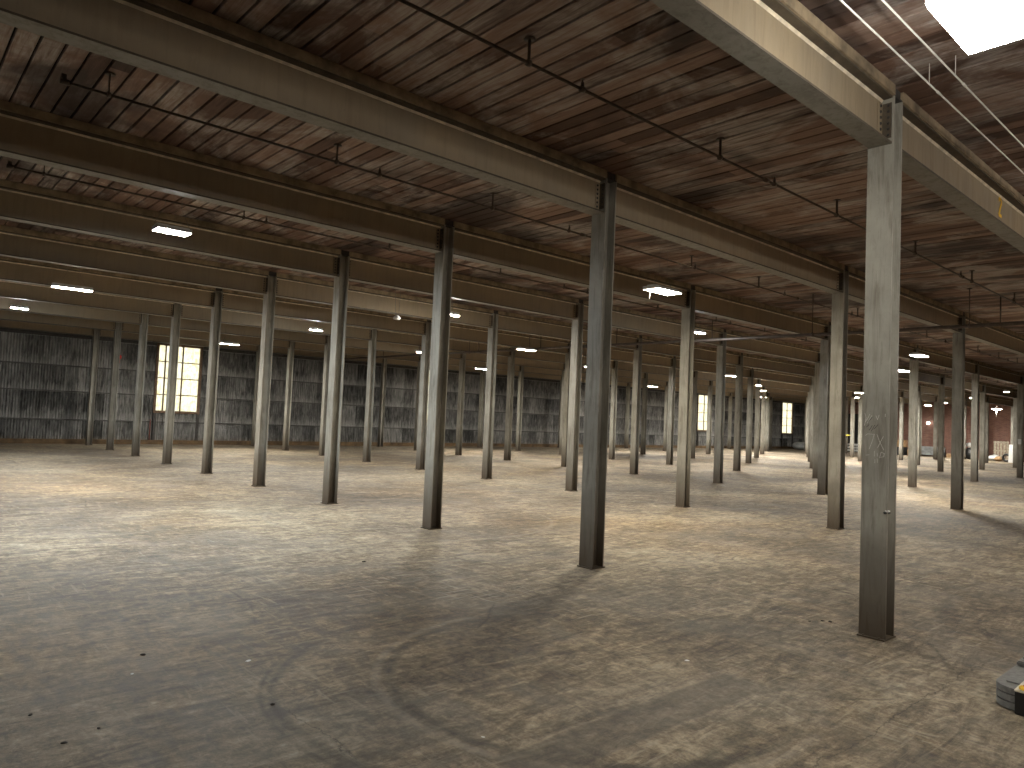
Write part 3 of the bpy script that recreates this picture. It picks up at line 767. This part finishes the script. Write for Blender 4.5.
# grey bench / couch
o = empty('bench', (62.2, 20.25, 0), 'long grey upholstered bench against the brick wall', 'bench', None, math.radians(90))
m = MB(M['tarp']); m.box((-.95, -.27, .10), (.95, .30, .44), 0, 0, .03); m.obj('seat', o)
m = MB(M['tarp']); m.box((-.95, -.44, .10), (.95, -.28, .76), 0, 0, .03); m.obj('backrest', o)
for sx in (-.85, .85):
    for sy in (-.28, .22):
        m = MB(M['darksteel']); m.tube((sx, sy, 0), (sx, sy, .10), .03); m.obj('leg', o)
def carton(x, y, z, w, d, h, mat, label, rot=0.0):
    m = MB(mat); m.box((-w/2, -d/2, 0), (w/2, d/2, h)); 
    m.box((-w/2 + .005, -.02, h), (w/2 - .005, .02, h + .004)); m.box((-w/2 - .004, -.03, h * .6), (-w/2, .03, h + .002))
    return tag(m.obj('storage_box', None, (x, y, z), rot), label, 'box')
carton(60.9, 21.95, 0, .8, .8, .62, M['black'], 'black box on the floor left of the grey bench, bottom of a stack')
carton(60.9, 21.9, .626, .7, .75, .55, M['kraft'], 'brown box stacked on the black box left of the grey bench', .1)
carton(60.9, 21.1, 0, .6, .6, .45, M['kraft'], 'low brown box between the stacked boxes and the grey bench', .3)
carton(61.6, 18.35, 0, .7, .9, .30, M['kraft'], 'low tan box right of the tyre by the brick wall')
sack(61.0, 17.2, 0, .45, (.8, 1, .9), M['black'], 'plastic_sack', 'black sack by the brick wall behind a column', 'sack', 3)
sack(61.0, 17.2, .88, .22, (1, 1, .8), M['white'], 'plastic_sack', 'small white bundle lying on the black sack', 'sack', 4)
# white car-like stack seen between the columns left of the chalk-marked one
for k, (y, h) in enumerate(((26.9, .55), (25.6, .7))):
    m = MB(M['white'], M['darksteel'])
    for z in range(3):
        m.box((61.0, y - .55, .06 + z * h / 3), (61.9, y + .55, .06 + (z + .62) * h / 3), 0, 0, .01)
    for yy_ in (-.45, 0, .45): m.box((61.05, y + yy_ - .05, 0), (61.85, y + yy_ + .05, .06 + .7 * h), 1)
    tag(m.obj('white_panel_stack'), ('lower' if k == 0 else 'taller') + ' stack of white panels on the floor near the dark doorway', 'panels')
# caution tape between two columns
m = MB(M['tape']); x_, ya, yb = cx(7), cy(8) - .10, cy(7) + .10
for k in range(8):
    a = ya + (yb - ya) * k / 8; b = ya + (yb - ya) * (k + 1) / 8; s1 = -.06 * math.sin(math.pi * k / 8); s2 = -.06 * math.sin(math.pi * (k + 1) / 8)
    m.bm.faces.new([m.bm.verts.new(p) for p in ((x_, a, 1.38 + s1), (x_, b, 1.38 + s2), (x_, b, 1.46 + s2), (x_, a, 1.46 + s1))])
    m.bm.faces.new([m.bm.verts.new(p) for p in ((x_ + .003, a, 1.46 + s1), (x_ + .003, b, 1.46 + s2), (x_ + .003, b, 1.38 + s2), (x_ + .003, a, 1.38 + s1))])
tag(m.obj('caution_tape'), 'yellow tape strung between far columns, just left of chalk-marked column', 'tape')
# flat heap of tarpaulin below the far window
sack(58.3, 28.6, 0, .8, (1.9, .8, .42), M['tarp'], 'tarpaulin_heap', 'crumpled grey tarpaulin on the floor below the far window', 'tarpaulin', 5)
m = MB(M['black']); m.box((59.2, 26.95, 0), (60.1, 27.6, .22), 0, .2, .02); m.box((59.3, 27.0, .22), (59.9, 27.5, .34), 0, .35, .02)
tag(m.obj('folded_cover'), 'dark folded cover lying beside the crumpled tarpaulin', 'cover')

# ---------------------------------------------------------------- scraps on the floor
SCR = [(4.281, 2.882, .010, 'paper', 'pale paper scrap on the floor right of centre'), (1.900, 4.515, .012, 'paper', 'pale paper scrap on the floor left of the curved tyre mark'),
       (1.271, 4.675, .008, 'paper', 'tiny pale scrap near the dark clod at lower left'), (2.407, 2.80, .006, 'paper', 'tiny pale scrap by the bottom centre edge'),
       (6.129, 2.800, .010, 'debris', 'dark clod left of the foot of the chalk-marked column, left of two'), (6.160, 2.750, .012, 'debris', 'dark clod left of the foot of the chalk-marked column, right of two'),
       (6.02, 2.86, .007, 'debris', 'small dark crumb nearer the viewer than the two dark clods'), (1.413, 4.988, .012, 'debris', 'dark clod on the floor at lower left'),
       (4.071, 6.807, .014, 'debris', 'dark clod on the floor left of the dark centre column'), (.790, 3.911, .009, 'debris', 'dark crumb near the bottom left corner'),
       (1.74, 3.78, .010, 'debris', 'dark clod on the curved tyre mark'), (.72, 4.35, .008, 'debris', 'dark crumb at the left edge of the floor'), (.95, 3.99, .007, 'debris', 'dark crumb right of the bottom left corner one')]
for k, (x, y, r, mt, lab) in enumerate(SCR):
    rr = random.Random(k); m = MB(M[mt]); q = bmesh.ops.create_icosphere(m.bm, subdivisions=2, radius=1)
    for v in q['verts']:
        v.co = Vector((v.co.x * r * 1.7, v.co.y * r * 1.2, max(v.co.z, -.2) * r * (.35 if mt == 'paper' else .7))) * rr.uniform(.75, 1.15)
    lo = min(v.co.z for v in m.bm.verts)
    for v in m.bm.verts: v.co.z -= lo
    tag(m.obj('paper_scrap' if mt == 'paper' else 'dirt_clod', None, (x, y, 0), rr.uniform(0, 3)), lab, 'scrap' if mt == 'paper' else 'clod')

# ---------------------------------------------------------------- world, camera, view
w = bpy.data.worlds.new('daylight'); SC.world = w; w.use_nodes = True
bg = w.node_tree.nodes['Background']; bg.inputs[0].default_value = (1.0, .99, .90, 1); bg.inputs[1].default_value = 1.15

F_PX, PITCH, ROLL, YAW = 721.1, .0473098, .0421581, .7291648
fw = Vector((math.sin(YAW) * math.cos(PITCH), math.cos(YAW) * math.cos(PITCH), math.sin(PITCH)))
r0 = Vector((math.cos(YAW), -math.sin(YAW), 0)); u0 = r0.cross(fw)
r2 = r0 * math.cos(ROLL) + u0 * math.sin(ROLL); u2 = -r0 * math.sin(ROLL) + u0 * math.cos(ROLL)
cd = bpy.data.cameras.new('camera'); cam = bpy.data.objects.new('camera', cd); COL.objects.link(cam)
cd.sensor_fit = 'HORIZONTAL'; cd.sensor_width = 36; cd.lens = F_PX / 1024 * 36; cd.clip_start = .05; cd.clip_end = 300
Rm = Matrix((r2, u2, -fw)).transposed().to_4x4()
cam.matrix_world = Matrix.Translation((0, 0, CAMH)) @ Rm
SC.camera = cam
vs = SC.view_settings; vs.view_transform = 'Standard'; vs.look = 'None'; vs.gamma = 1; vs.use_curve_mapping = False; vs.exposure = 0.6
